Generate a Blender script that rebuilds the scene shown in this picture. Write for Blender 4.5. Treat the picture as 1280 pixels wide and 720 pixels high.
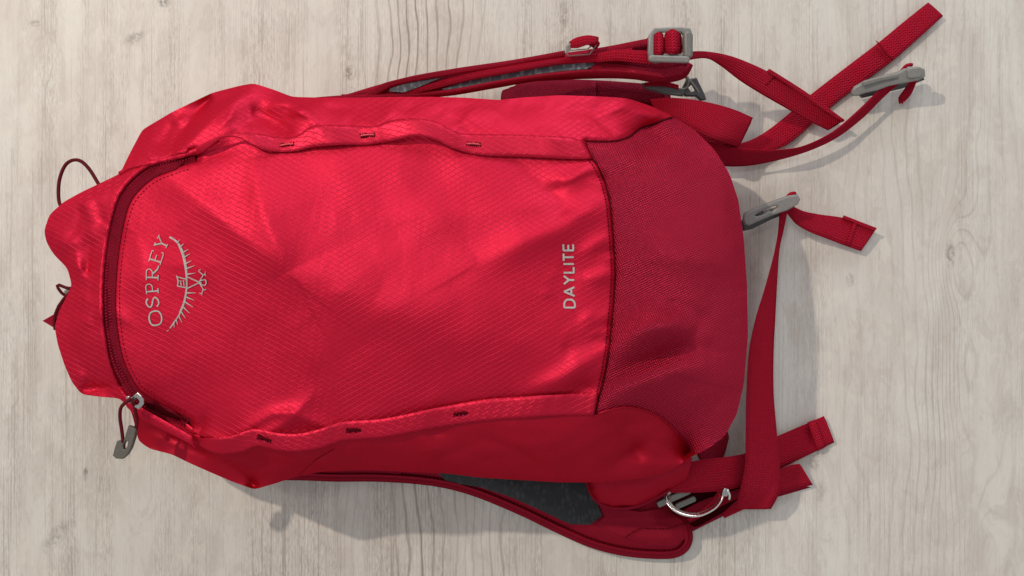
import bpy, math, random
import numpy as np
from mathutils import Vector, Matrix
from mathutils.geometry import delaunay_2d_cdt
random.seed(7); rng = np.random.default_rng(7)
for o in list(bpy.data.objects): bpy.data.objects.remove(o)
SC = bpy.context.scene; COL = SC.collection

# ------------------------------------------------------------------ camera, light
S = 0.0005            # one floor pixel of the photograph = half a millimetre
D = 1300.0            # camera height in the same units
cd = bpy.data.cameras.new('camera'); cam = bpy.data.objects.new('camera', cd); COL.objects.link(cam)
cam.location = (0, 0, D*S); cd.lens = 36*D/1280; cd.sensor_width = 36; cd.clip_start = 0.01; cd.clip_end = 50
SC.camera = cam
w = bpy.data.worlds.new('World'); SC.world = w; w.use_nodes = True
w.node_tree.nodes['Background'].inputs[0].default_value = (0.95, 0.975, 1.0, 1)
w.node_tree.nodes['Background'].inputs[1].default_value = 0.50
def area(name, loc, target, size, power, color, shape='DISK', sy=None):
    l = bpy.data.lights.new(name, 'AREA'); l.shape = shape; l.size = size
    if sy: l.size_y = sy
    l.energy = power; l.color = color
    o = bpy.data.objects.new(name, l); COL.objects.link(o); o.location = loc
    o.rotation_euler = (Vector(target)-Vector(loc)).to_track_quat('-Z', 'Y').to_euler()
    return o
area('ceiling_lamp', (-1.16, 0.86, 1.62), (0, 0, 0.0), 0.045, 23.0, (1.0, 0.87, 0.72))
area('second_lamp', (-0.60, 0.50, 2.3), (0, 0, 0.0), 0.32, 6.0, (1.0, 0.95, 0.88))
area('window_light', (0.6, 2.1, 1.0), (0.1, 0, 0.05), 1.3, 24.0, (0.92, 0.95, 1.0), 'RECTANGLE', 0.9)
SC.view_settings.view_transform = 'Standard'; SC.view_settings.look = 'None'
SC.view_settings.exposure = 0.0; SC.view_settings.gamma = 1.0

def W(px, py, z):
    k = (D-z)/D*S
    return Vector(((px-640)*k, -(py-360)*k, z*S))
def Wn(P):
    P = np.asarray(P, float); k = (D-P[:, 2])/D*S
    return np.stack([(P[:, 0]-640)*k, -(P[:, 1]-360)*k, P[:, 2]*S], 1)

# ------------------------------------------------------------------ materials
class NT:
    def __init__(s, name):
        s.m = bpy.data.materials.new(name); s.m.use_nodes = True; s.t = s.m.node_tree
        s.b = s.t.nodes['Principled BSDF']
    def put(s, sock, v):
        if v is None: return
        if isinstance(v, bpy.types.NodeSocket): s.t.links.new(v, sock)
        else:
            if sock.type == 'RGBA' and len(v) == 3: v = (*v, 1)
            sock.default_value = v
    def n(s, typ, ins=None, **kw):
        nd = s.t.nodes.new(typ)
        for k, v in kw.items(): setattr(nd, k, v)
        for k, v in (ins or {}).items(): s.put(nd.inputs[k], v)
        return nd
    def M(s, op, a, b=0.0, c=None):
        nd = s.t.nodes.new('ShaderNodeMath'); nd.operation = op
        s.put(nd.inputs[0], a); s.put(nd.inputs[1], b)
        if c is not None: s.put(nd.inputs[2], c)
        return nd.outputs[0]
    def mix(s, f, a, b):
        nd = s.t.nodes.new('ShaderNodeMix'); nd.data_type = 'RGBA'
        s.put(nd.inputs[0], f); s.put(nd.inputs[6], a); s.put(nd.inputs[7], b)
        return nd.outputs[2]
    def rng(s, v, a, b, c, d, smooth=False):
        nd = s.t.nodes.new('ShaderNodeMapRange')
        if smooth: nd.interpolation_type = 'SMOOTHSTEP'
        s.put(nd.inputs[0], v)
        for i, x in enumerate((a, b, c, d)): nd.inputs[i+1].default_value = x
        return nd.outputs[0]
    def uv(s):
        nd = s.t.nodes.new('ShaderNodeUVMap'); nd.uv_map = 'UVMap'
        return nd.outputs[0]
    def sep(s, v):
        nd = s.t.nodes.new('ShaderNodeSeparateXYZ'); s.put(nd.inputs[0], v); return nd.outputs
    def comb(s, x, y, z=0.0):
        nd = s.t.nodes.new('ShaderNodeCombineXYZ'); s.put(nd.inputs[0], x); s.put(nd.inputs[1], y); s.put(nd.inputs[2], z); return nd.outputs[0]
    def noise(s, v, scale, detail=3, rough=.5, dist=0.0):
        nd = s.n('ShaderNodeTexNoise', {'Vector': v, 'Scale': scale, 'Detail': detail, 'Roughness': rough, 'Distortion': dist})
        return nd.outputs[0]
    def scale(s, v, x, y, z=1.0):
        nd = s.t.nodes.new('ShaderNodeVectorMath'); nd.operation = 'MULTIPLY'
        s.put(nd.inputs[0], v); nd.inputs[1].default_value = (x, y, z); return nd.outputs[0]
    def bump(s, h, dist, strength=1.0, nrm=None):
        nd = s.n('ShaderNodeBump', {'Height': h, 'Distance': dist, 'Strength': strength})
        if nrm is not None: s.put(nd.inputs['Normal'], nrm)
        return nd.outputs[0]
    def cloth(s, color, gloss, grough, normal, f=.34, drough=.8, pink=(1, .20, .42), prough=.48, pf=.035):
        s.put(s.b.inputs['Base Color'], color); s.put(s.b.inputs['Roughness'], drough); s.b.inputs['Specular IOR Level'].default_value = 0.0
        s.put(s.b.inputs['Normal'], normal)
        g = s.n('ShaderNodeBsdfGlossy', {'Color': gloss, 'Roughness': grough, 'Normal': normal})
        m = s.n('ShaderNodeMixShader', {0: f}); s.t.links.new(s.b.outputs[0], m.inputs[1]); s.t.links.new(g.outputs[0], m.inputs[2])
        g2 = s.n('ShaderNodeBsdfGlossy', {'Color': pink, 'Roughness': prough, 'Normal': normal})
        m2 = s.n('ShaderNodeMixShader', {0: pf}); s.t.links.new(m.outputs[0], m2.inputs[1]); s.t.links.new(g2.outputs[0], m2.inputs[2])
        s.t.links.new(m2.outputs[0], s.t.nodes['Material Output'].inputs[0]); return s.m
    def fin(s, color=None, rough=None, normal=None, **kw):
        s.put(s.b.inputs['Base Color'], color); s.put(s.b.inputs['Roughness'], rough)
        if normal is not None: s.put(s.b.inputs['Normal'], normal)
        for k, v in kw.items(): s.put(s.b.inputs[k.replace('_', ' ')], v)
        return s.m

def ripstop(name, base, thread, lines=1.0, metal=.34, rough=.56, crink=1.0, gloss=(1.0, .026, .085)):
    t = NT(name); uv = t.uv()
    wob = t.noise(uv, .02, 2)
    x, y, _ = t.sep(uv)
    u = t.M('MULTIPLY_ADD', wob, 1.2, t.M('DIVIDE', x, 12.5)); v = t.M('DIVIDE', y, 6.9)
    def line(a, wd):
        f = t.M('ABSOLUTE', t.M('SUBTRACT', t.M('FRACT', a), .5))
        return t.rng(f, .5-wd, .5, 0, 1, True)
    # long running threads, and short cross threads staggered between them
    l1 = line(t.M('SUBTRACT', v, u), .10)
    row = t.M('SUBTRACT', v, u)
    l2a = line(t.M('ADD', t.M('MULTIPLY', t.M('ADD', u, v), .62), t.M('MULTIPLY', t.M('FLOOR', t.M('ADD', row, .5)), .5)), .062)
    l2b = line(t.M('ADD', u, v), .11); kx = t.rng(x, 400, 430, 0, 1)
    l2 = t.M('ADD', t.M('MULTIPLY', l2b, kx), t.M('MULTIPLY', l2a, t.M('SUBTRACT', 1.0, kx)))
    ln = t.M('MAXIMUM', l1, t.M('MULTIPLY', l2, .9))
    fade = t.rng(t.noise(uv, .011, 2), .30, .52, .25, 1.0)
    ln = t.M('MULTIPLY', ln, fade)
    grain = t.noise(t.scale(uv, 1.0, 1.0), .9, 2, .7)
    blot = t.noise(uv, .035, 4, .6)
    c = t.mix(t.M('MULTIPLY', ln, .36*lines), base, thread)
    dk = tuple(v*.80 for v in base)
    c = t.mix(t.rng(blot, .35, .62, .45, 0), c, dk)
    c = t.mix(t.rng(grain, .35, .7, .28, 0), c, tuple(v*.62 for v in base))
    cr = t.noise(uv, .055, 5, .62, .4)
    nb = t.bump(cr, .0011*crink, .30)
    nb = t.bump(grain, .00008, .6, nb)
    nb = t.bump(ln, .00018, .65*lines, nb)
    gl = t.mix(t.M('MULTIPLY', ln, .18*lines), gloss, (1.0, .08, .15))
    return t.cloth(c, gl, rough, nb, metal)

RED = (0.225, 0.0005, 0.0048)
M_rip = ripstop('ripstop_nylon', RED, (0.55, 0.012, 0.04))
M_ripstrip = ripstop('ripstop_tape', (0.28, 0.0012, 0.008), (0.55, 0.02, 0.05), 1.0, .30, .45, .3, (.9, .03, .08))
M_smooth = ripstop('stretch_pocket_fabric', (0.22, 0.0007, 0.0048), (0.30, 0.003, 0.01), .06, .22, .48, 1.5, (.9, .025, .06))
M_cap = ripstop('nylon_cap', (0.23, 0.0008, 0.006), (0.80, 0.05, 0.12), 1.7, .36)

def canvas(name, base, hi, per=3.8, amp=.0006, metal=.36, rough=.42, gl=(.80, .035, .085)):
    t = NT(name); uv = t.uv(); x, y, _ = t.sep(uv)
    k = 2*math.pi/per
    wob = t.M('MULTIPLY', t.noise(uv, .08, 2), 3.0)
    a = t.M('SINE', t.M('MULTIPLY', t.M('ADD', t.M('MULTIPLY_ADD', x, .94, wob), t.M('MULTIPLY', y, .34)), k))
    b = t.M('SINE', t.M('MULTIPLY', t.M('SUBTRACT', t.M('MULTIPLY', y, .94), t.M('MULTIPLY', x, .34)), k))
    wv = t.M('MULTIPLY', a, b)
    g = t.noise(uv, .7, 3, .7)
    c = t.mix(t.rng(wv, -.3, 1, 0, .85), base, hi)
    c = t.mix(t.rng(g, .4, .7, .45, 0), c, tuple(v*.55 for v in base))
    nb = t.bump(t.noise(uv, .03, 4, .55), .0028, .6)
    nb = t.bump(t.M('ADD', wv, t.M('MULTIPLY', g, 1.6)), amp, .8, nb)
    return t.cloth(c, gl, rough, nb, metal, .6)
M_canvas = canvas('coarse_canvas', (0.17, 0.0013, 0.009), (0.50, 0.022, 0.07))

def webbing(name, base, hi, pu=2.9, pv=3.4, metal=.15):
    t = NT(name); uv = t.uv(); x, y, _ = t.sep(uv)
    a = t.M('SINE', t.M('MULTIPLY', x, 2*math.pi/pu)); b = t.M('SINE', t.M('MULTIPLY', y, 2*math.pi/pv))
    h = t.M('ADD', t.M('MULTIPLY', t.M('MULTIPLY', a, b), .9), t.M('MULTIPLY', b, .5))
    g = t.noise(uv, .35, 3, .6)
    c = t.mix(t.rng(h, 0, 1.4, 0, .7), base, hi)
    c = t.mix(t.rng(g, .4, .7, .35, 0), c, tuple(v*.6 for v in base))
    nb = t.bump(h, .0005, .9); nb = t.bump(t.noise(uv, .06, 2), .0012, .5, nb)
    return t.cloth(c, (.8, .035, .08), .5, nb, metal, .6)
M_web = webbing('webbing_red', (0.32, 0.0014, 0.009), (0.55, 0.016, 0.045))
M_webd = webbing('webbing_binding', (0.19, 0.0018, 0.007), (0.32, 0.010, 0.024), 2.2, 30)
M_zip = webbing('zipper_tape', (0.20, 0.003, 0.012), (0.36, 0.018, 0.045), 2.6, 2.6)
M_pad = canvas('strap_fabric', (0.17, 0.0016, 0.006), (0.25, 0.006, 0.016), 2.2, .0002, .15, .6)

def mesh3d(name, base, hi):
    t = NT(name); uv = t.uv()
    vo = t.n('ShaderNodeTexVoronoi', {'Vector': t.scale(uv, 1, .55), 'Scale': .19}).outputs['Distance']
    g = t.noise(uv, .9, 3, .7)
    h = t.rng(vo, .05, .6, 1, 0)
    c = t.mix(t.M('MULTIPLY', h, t.rng(g, .35, .65, .2, 1)), base, hi)
    return t.fin(c, .8, t.bump(t.M('ADD', h, t.M('MULTIPLY', g, .7)), .0009, .9))
M_mesh = mesh3d('grey_airmesh', (0.07, 0.085, 0.10), (0.34, 0.38, 0.42))
M_mesh_shade = mesh3d('shaded_airmesh', (0.018, 0.02, 0.023), (0.06, 0.065, 0.07))  # darker copy of the mesh: the pack's shadow on the lower strap coloured in

def plain(name, c, rough=.45, metal=0, nz=.12, dist=.0002, sc=900, spec=.5):
    t = NT(name); v = t.n('ShaderNodeTexCoord').outputs['Object']
    g = t.noise(v, sc, 4, .6)
    col = t.mix(t.rng(g, .3, .7, 0, 1), tuple(x*(1-nz) for x in c), tuple(min(1, x*(1+nz)) for x in c))
    return t.fin(col, t.rng(g, .3, .7, rough-.06, rough+.08), t.bump(g, dist, .4), Metallic=metal, Specular_IOR_Level=spec)
M_grey = plain('grey_plastic', (0.165, 0.16, 0.145), .36)
M_lgrey = plain('light_grey_plastic', (0.20, 0.195, 0.185), .34)
M_dgrey = plain('dark_plastic', (0.05, 0.05, 0.052), .4)
M_pull = plain('pull_plastic', (0.085, 0.076, 0.064), .5)
M_metal = plain('polished_metal', (0.75, 0.71, 0.66), .16, 1.0, .05)
M_steel = plain('slider_metal', (0.45, 0.43, 0.42), .28, 1.0, .2)
M_cord = plain('cord_maroon', (0.09, 0.003, 0.008), .7, 0, .3, .0004, 3000, .15)
M_thread = plain('seam_thread', (0.62, 0.03, 0.07), .55, 0, .2)
M_threadd = plain('dark_thread', (0.07, 0.0012, 0.005), .85, 0, .2, spec=.05)
M_tack = plain('tack_thread', (0.60, 0.05, 0.07), .6, 0, .2)
M_print = plain('printed_grey_ink', (0.36, 0.335, 0.325), .6, 0, .22)
M_dark = plain('near_black_red', (0.03, 0.0008, 0.002), .9, 0, .2, spec=.02)

def floor_mat():
    t = NT('whitewashed_laminate'); o = t.n('ShaderNodeTexCoord').outputs['Object']
    x0, y0, _ = t.sep(o)
    X = t.M('MULTIPLY_ADD', x0, 1/S, 640); Y = t.M('MULTIPLY_ADD', y0, -1/S, 360)
    P = t.comb(X, Y)
    # knots bend the growth lines round themselves
    def gauss(cx, cy, a, b, rot=0.0):
        dx = t.M('SUBTRACT', X, cx); dy = t.M('SUBTRACT', Y, cy)
        if rot:
            c, s_ = math.cos(rot), math.sin(rot)
            dx, dy = t.M('ADD', t.M('MULTIPLY', dx, c), t.M('MULTIPLY', dy, s_)), t.M('SUBTRACT', t.M('MULTIPLY', dy, c), t.M('MULTIPLY', dx, s_))
        q = t.M('ADD', t.M('POWER', t.M('DIVIDE', dx, a), 2), t.M('POWER', t.M('DIVIDE', dy, b), 2))
        return t.M('EXPONENT', t.M('MULTIPLY', q, -1))
    wob = t.noise(t.scale(P, 1/150, 1/420), 1.0, 3, .55)
    field = t.M('MULTIPLY_ADD', wob, 95, X)
    for cx, cy, a, b, am in ((1192, 320, 26, 60, 60), (1205, 470, 26, 150, 55), (1232, 700, 22, 80, 60), (327, 740, 16, 60, 45), (705, 15, 14, 45, 45),
                             (168, 45, 22, 16, 30), (436, 92, 10, 16, 30), (895, 30, 30, 70, 55), (600, 320, 40, 200, 70), (1060, 560, 18, 60, 20), (80, 665, 30, 30, 26)):
        field = t.M('MULTIPLY_ADD', gauss(cx, cy, a, b), am, field)
    # long growth lines: contours of the stretched field
    fr = t.M('FRACT', t.M('DIVIDE', field, 14.5))
    jit = t.noise(t.scale(P, 1/4, 1/26), 1.0, 2, .6)
    lines = t.rng(t.M('ABSOLUTE', t.M('SUBTRACT', t.M('MULTIPLY_ADD', jit, .22, fr), .6)), 0, .16, 1, 0, True)
    fr2 = t.M('FRACT', t.M('DIVIDE', field, 4.9))
    lines2 = t.rng(t.M('ABSOLUTE', t.M('SUBTRACT', fr2, .5)), 0, .35, 1, 0, True)
    # strength by strip: strong lines near x 450-620, softer near 1110-1280
    def band(c, wd): 
        return t.M('EXPONENT', t.M('MULTIPLY', t.M('POWER', t.M('DIVIDE', t.M('SUBTRACT', X, c), wd), 2), -1))
    strength = t.M('ADD', t.M('ADD', t.M('MULTIPLY', band(530, 75), .85), t.M('MULTIPLY', band(1165, 90), .30)), .02)
    strength = t.M('ADD', strength, t.M('MULTIPLY', t.M('MULTIPLY', band(610, 60), t.rng(Y, 560, 640, 0, 1)), .4))
    var = t.noise(t.scale(P, 1/60, 1/260), 1.0, 3, .6)
    strength = t.M('MULTIPLY', strength, t.rng(var, .36, .60, .35, 1.2))
    L1 = t.M('MULTIPLY', lines, strength)
    fine = t.noise(t.scale(P, 1/1.9, 1/190), 1.0, 3, .65)
    finer = t.noise(t.scale(P, 1/1.3, 1/11), 1.0, 2, .7)
    right = t.rng(X, 850, 1050, 1, .45)
    fstr = t.M('MULTIPLY', t.rng(t.noise(t.scale(P, 1/38, 1/520), 1.0, 3), .42, .62, .10, 1.0), right)
    wash = t.noise(t.scale(P, 1/55, 1/150), 1.0, 5, .62, .3)
    wash2 = t.noise(t.scale(P, 1/200, 1/330), 1.0, 3, .55)
    chips = t.noise(t.scale(P, 1/10, 1/26), 1.0, 5, .7, .5)
    base = t.mix(t.rng(wash, .40, .58, 0, 1, True), (0.525, 0.49, 0.445), (0.59, 0.565, 0.52))
    base = t.mix(t.rng(wash2, .42, .60, 0, .55, True), base, (0.545, 0.50, 0.465))
    base = t.mix(t.rng(chips, .60, .66, 0, .4, True), base, (0.64, 0.60, 0.535))
    base = t.mix(t.M('MULTIPLY', t.rng(chips, .36, .40, .45, 0, True), fstr), base, (0.33, 0.29, 0.26))
    base = t.mix(t.M('MULTIPLY', t.rng(fine, .47, .38, 0, .75), fstr), base, (0.30, 0.255, 0.215))
    base = t.mix(t.M('MULTIPLY', t.rng(fine, .55, .68, 0, .5), fstr), base, (0.70, 0.66, 0.59))
    plaster = t.noise(t.scale(P, 1/26, 1/60), 1.0, 6, .68, .6)
    base = t.mix(t.rng(plaster, .535, .575, 0, .42, True), base, (0.625, 0.59, 0.53))
    base = t.mix(t.rng(plaster, .445, .40, 0, .30, True), base, (0.43, 0.37, 0.325))
    hair = t.noise(t.scale(P, 1/1.1, 1/340), 1.0, 2, .6)
    hsel = t.rng(t.noise(t.scale(P, 1/16, 1/300), 1.0, 2), .46, .60, .05, 1.0)
    base = t.mix(t.M('MULTIPLY', t.M('MULTIPLY', t.rng(hair, .44, .34, 0, .5), hsel), right), base, (0.25, 0.22, 0.195))
    base = t.mix(t.M('MULTIPLY', t.rng(finer, .56, .36, .0, .55), t.rng(fstr, .1, 1, .15, 1)), base, (0.30, 0.26, 0.23))
    base = t.mix(t.M('MULTIPLY', lines2, t.M('MULTIPLY', fstr, .14)), base, (0.33, 0.28, 0.24))
    base = t.mix(L1, base, (0.25, 0.205, 0.175))
    # knots and scars
    scar = 0
    nz = t.rng(t.noise(t.scale(P, 1/7, 1/9), 1.0, 4, .7, .8), .38, .60, 0, 1)
    for cx, cy, a, b, am, rot in ((168, 48, 13, 7, .55, -.5), (205, 3, 8, 6, .8, 0), (436, 92, 5, 8, .8, 0), (705, 18, 5, 17, .6, 0), (72, 668, 9, 26, .45, .75), (107, 592, 3, 9, .8, .1),
                                  (1188, 318, 6, 15, .6, 0), (1062, 350, 5, 8, .5, 0), (1130, 110, 3, 14, .25, 0), (344, 520, 4, 8, .5, 0), (44, 30, 8, 4, .5, 0), (1018, 575, 8, 16, .45, .2), (1026, 615, 8, 12, .35, 0)):
        g = t.M('MULTIPLY', t.M('MULTIPLY', t.rng(gauss(cx, cy, a, b, rot), .15, .7, 0, 1), nz), am)
        scar = t.M('MAXIMUM', scar, g)
    base = t.mix(scar, base, (0.17, 0.145, 0.125))
    relief = t.M('SUBTRACT', t.M('MULTIPLY', fine, t.M('MULTIPLY', fstr, .9)), t.M('ADD', t.M('MULTIPLY', L1, .9), scar))
    nb = t.bump(relief, .0005, .55)
    return t.fin(base, t.rng(fine, .35, .65, .40, .52), nb, Specular_IOR_Level=.4)
M_floor = floor_mat()

# ------------------------------------------------------------------ mesh helpers
def mk(name, V, F, mat, parent=None, uvs=None, smooth=True, stuff=False, label=None):
    me = bpy.data.meshes.new(name); me.from_pydata([tuple(v) for v in V], [], [tuple(int(i) for i in f) for f in F])
    if uvs is not None:
        ul = me.uv_layers.new(name='UVMap'); li = np.empty(len(me.loops), np.int32); me.loops.foreach_get('vertex_index', li)
        ul.data.foreach_set('uv', np.asarray(uvs, np.float32)[li].ravel())
    if smooth: me.polygons.foreach_set('use_smooth', [True]*len(me.polygons))
    if mat: me.materials.append(mat)
    me.validate(); me.update()
    o = bpy.data.objects.new(name, me); COL.objects.link(o)
    if parent: o.parent = parent
    if stuff: o['kind'] = 'stuff'
    if label: o['label'] = label
    return o
def merge(parts):
    V, F, U = [], [], []; n = 0
    for v, f, u in parts:
        V += list(v); F += [tuple(i+n for i in q) for q in f]; U += list(u); n += len(v)
    return V, F, U
def cr(P, n=None, step=None, closed=False):
    """Catmull-Rom through the points, resampled evenly"""
    P = np.asarray(P, float); Q = []
    m = len(P)
    rng_ = range(m) if closed else range(m-1)
    for i in rng_:
        if closed: a, b, c, d = P[i-1], P[i], P[(i+1) % m], P[(i+2) % m]
        else: a, b, c, d = P[max(i-1, 0)], P[i], P[i+1], P[min(i+2, m-1)]
        for t in np.linspace(0, 1, 14, endpoint=False):
            Q.append(.5*((2*b)+(-a+c)*t+(2*a-5*b+4*c-d)*t*t+(-a+3*b-3*c+d)*t**3))
    Q.append(P[0] if closed else P[-1]); Q = np.array(Q)
    L = np.concatenate([[0], np.cumsum(np.linalg.norm(np.diff(Q[:, :2] if Q.shape[1] > 2 else Q, axis=0), axis=1)+1e-9)])
    if n is None: n = max(2, int(L[-1]/step)+1)
    s = np.linspace(0, L[-1], n)
    return np.stack([np.interp(s, L, Q[:, k]) for k in range(Q.shape[1])], 1)
def lin(P, step):
    P = np.asarray(P, float); L = np.concatenate([[0], np.cumsum(np.linalg.norm(np.diff(P[:, :2], axis=0), axis=1)+1e-9)])
    n = max(2, int(L[-1]/step)+1); s = np.linspace(0, L[-1], n)
    return np.stack([np.interp(s, L, P[:, k]) for k in range(P.shape[1])], 1)
def pdist(X, Y, P):
    """distance, parameter 0-1, signed side to a polyline"""
    P = np.asarray(P, float)[:, :2]; X = np.asarray(X, float); Y = np.asarray(Y, float)
    best = np.full(X.shape, 1e18); tt = np.zeros(X.shape); sd = np.zeros(X.shape)
    L = np.concatenate([[0], np.cumsum(np.linalg.norm(np.diff(P, axis=0), axis=1))])
    for i in range(len(P)-1):
        ax, ay = P[i]; dx, dy = P[i+1]-P[i]; l2 = dx*dx+dy*dy+1e-12
        t = np.clip(((X-ax)*dx+(Y-ay)*dy)/l2, 0, 1)
        rx = X-ax-t*dx; ry = Y-ay-t*dy; d2 = rx*rx+ry*ry
        m = d2 < best
        best = np.where(m, d2, best); tt = np.where(m, (L[i]+t*math.sqrt(l2))/L[-1], tt); sd = np.where(m, np.sign(dx*ry-dy*rx), sd)
    return np.sqrt(best), tt, sd
def inside(X, Y, P):
    P = np.asarray(P, float); c = np.zeros(X.shape, bool); n = len(P)
    for i in range(n):
        x1, y1 = P[i][:2]; x2, y2 = P[i-1][:2]
        if y1 == y2: continue
        c ^= ((y1 > Y) != (y2 > Y)) & (X < (x2-x1)*(Y-y1)/(y2-y1)+x1)
    return c

# ------------------------------------------------------------------ the pack's surface
SIL0 = [(55,288,105),(62,268,110),(80,252,118),(100,241,124),(125,229,130),(150,217,135),(163,190,128),(178,162,128),(215,140,128),(265,116,130),(300,107,134),(317,104,138),
 (345,113,140),(365,121,140),(400,122,140),(450,122,145),(500,121,148),(540,121,148),(580,122,148),(625,125,148),(650,122,148),(700,119,148),(760,121,145),(785,123,140),(815,133,132),
 (840,145,125),(868,162,120),(893,187,112),(912,217,106),(923,250,102),(930,300,98),(934,360,98),(935,420,98),(930,480,100),(921,518,104),(906,545,110),(885,561,116),(864,571,124),
 (835,590,136),(800,598,142),(750,603,145),(700,603,146),(650,600,147),(600,597,148),(560,592,148),(510,590,148),(470,588,148),(440,588,148),(400,590,144),(370,596,138),(345,604,132),(318,612,128),
 (290,602,126),(262,590,126),(235,578,124),(215,568,122),(187,561,118),(173,551,112),(170,537,110),(164,514,108),(150,498,104),(125,496,98),(102,493,92),(90,478,92),(80,455,94),(72,430,92),(68,408,88),(76,385,92),
 (90,357,98),(84,335,98),(67,318,95),(58,303,100)]
def _rim(p):
    x, y, z = p
    if y < 170 and 160 < x: z += 46*min(1, (x-150)/60)*min(1, max(0, (850-x)/70))
    elif x < 170: z += 58
    elif x > 860: z += 44
    elif y > 560: z += 20
    return (x, y, z)
def _angular(P, step):
    P = np.array([_rim(p) for p in P], float); Q = []
    for i in range(len(P)):
        a, b, c = P[i-1], P[i], P[(i+1) % len(P)]
        Q += [b+(a-b)*min(.3, 5/np.linalg.norm(a[:2]-b[:2])), b*.7+(a+c)*.0+b*.3, b+(c-b)*min(.3, 5/np.linalg.norm(c[:2]-b[:2]))]
        Q[-2] = (Q[-3]+Q[-1])*.25+b*.5
    Q.append(Q[0]); return lin(np.array(Q), step)
SIL = _angular(SIL0, 3.5)
ZIP = cr([(243,194,212),(215,203,210),(190,213,207),(170,228,204),(155,247,202),(147,270,202),(141,300,203),(137,330,205),(135,360,206),(135,390,206),(138,420,204),(144,450,202),(154,474,198),(168,495,192),(186,508,188),(210,520,186),(238,532,186)], step=3)
BUP = cr([(243,194,212),(262,182,216),(300,178,218),(350,180,220),(440,170,222),(520,165,224),(580,176,226),(640,182,228),(735,187,228)], step=4)
BLO = cr([(238,540,190),(280,552,204),(330,550,212),(380,549,216),(440,541,219),(500,530,221),(577,517,224),(650,508,226),(745,505,226)], step=4)
SEAM = cr([(731,177,226),(738,195,228),(747,208,230),(756,228,232),(762,252,235),(765,278,237),(767,305,238),(769,335,239),(768,365,240),(765,400,239),(761,440,236),(754,478,232),(748,500,228),(743,519,224)], step=3)
SEAM2 = cr([(842,146,148),(820,154,158),(800,161,170),(785,172,196),(765,177,214),(731,177,226)], step=3)
POCK = cr([(743,519,224),(760,513,222),(782,509,216),(805,513,204),(828,524,188),(846,541,165),(857,558,140),(862,573,124)], step=3)
GX0, GY0, GS = 40, 90, 2.0
NX, NY = 460, 272
def solve():
    xs = GX0+np.arange(NX)*GS; ys = GY0+np.arange(NY)*GS; X, Y = np.meshgrid(xs, ys)
    ins = inside(X, Y, SIL)
    _, tt, _ = pdist(X, Y, SIL)
    L = np.concatenate([[0], np.cumsum(np.linalg.norm(np.diff(SIL[:, :2], axis=0), axis=1))]); L /= L[-1]
    fix = ~ins; val = np.where(ins, 0, np.interp(tt, L, SIL[:, 2]))
    for C in (ZIP, BUP, BLO, SEAM, SEAM2, POCK) + tuple(cr(c, step=2) for c in EXTRA):
        Q = lin(C, .8)
        i = np.clip(np.round((Q[:, 0]-GX0)/GS).astype(int), 0, NX-1); j = np.clip(np.round((Q[:, 1]-GY0)/GS).astype(int), 0, NY-1)
        ok = ins[j, i]; fix[j[ok], i[ok]] = True; val[j[ok], i[ok]] = Q[ok, 2]
    c = np.full(X.shape, .0016)
    right = inside(X, Y, np.vstack([SEAM2[:, :2], SEAM[:, :2], POCK[:, :2], [[960, 600], [960, 120]]]))
    c[right] = .0125
    left = (X < np.interp(Y, [190, 230, 270, 330, 390, 450, 500, 540], [240, 165, 146, 136, 134, 143, 170, 240])); c[left] = .022
    up = (Y < np.interp(X, BUP[:, 0], BUP[:, 1])) & ~left & ~right; c[up] = .016
    lo = (Y > np.interp(X, BLO[:, 0], BLO[:, 1])) & ~left & ~right; c[lo] = .018
    z = np.where(fix, val, 170.0)
    for lev in (8, 4, 2, 1):
        if lev > 1:
            ny, nx = NY//lev, NX//lev
            f = np.zeros((ny, nx), bool); v = np.zeros((ny, nx)); n = np.zeros((ny, nx)); cc = c[:ny*lev:lev, :nx*lev:lev]
            for a in range(lev):
                for b in range(lev):
                    m = fix[a:ny*lev:lev, b:nx*lev:lev]; v += np.where(m, val[a:ny*lev:lev, b:nx*lev:lev], 0); n += m
            f = n > 0; v = v/np.maximum(n, 1); zz = z[lev//2:ny*lev:lev, lev//2:nx*lev:lev]
            zz = np.where(f, v, zz)
        else: f, v, cc, zz = fix, val, c, z
        h2 = (GS*lev)**2
        for _ in range(700 if lev > 1 else 260):
            p = np.pad(zz, 1, mode='edge')
            zn = (p[:-2, 1:-1]+p[2:, 1:-1]+p[1:-1, :-2]+p[1:-1, 2:]+cc*h2)/4
            zz = np.where(f, v, zn)
        if lev > 1:
            # back to the full grid
            jy = np.clip((np.arange(NY)-lev//2)/lev, 0, zz.shape[0]-1); jx = np.clip((np.arange(NX)-lev//2)/lev, 0, zz.shape[1]-1)
            a = np.floor(jy).astype(int); b = np.floor(jx).astype(int); a1 = np.minimum(a+1, zz.shape[0]-1); b1 = np.minimum(b+1, zz.shape[1]-1)
            fy = (jy-a)[:, None]; fx = (jx-b)[None]
            z = (zz[a][:, b]*(1-fy)*(1-fx)+zz[a1][:, b]*fy*(1-fx)+zz[a][:, b1]*(1-fy)*fx+zz[a1][:, b1]*fy*fx); z = np.where(fix, val, z)
        else: z = zz
    for _ in range(3):                      # soften the creases, keep the rim
        p = np.pad(z, 1, mode='edge')
        z = np.where(ins, (p[:-2, 1:-1]+p[2:, 1:-1]+p[1:-1, :-2]+p[1:-1, 2:]+4*p[1:-1, 1:-1])/8, z)
    return z
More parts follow.
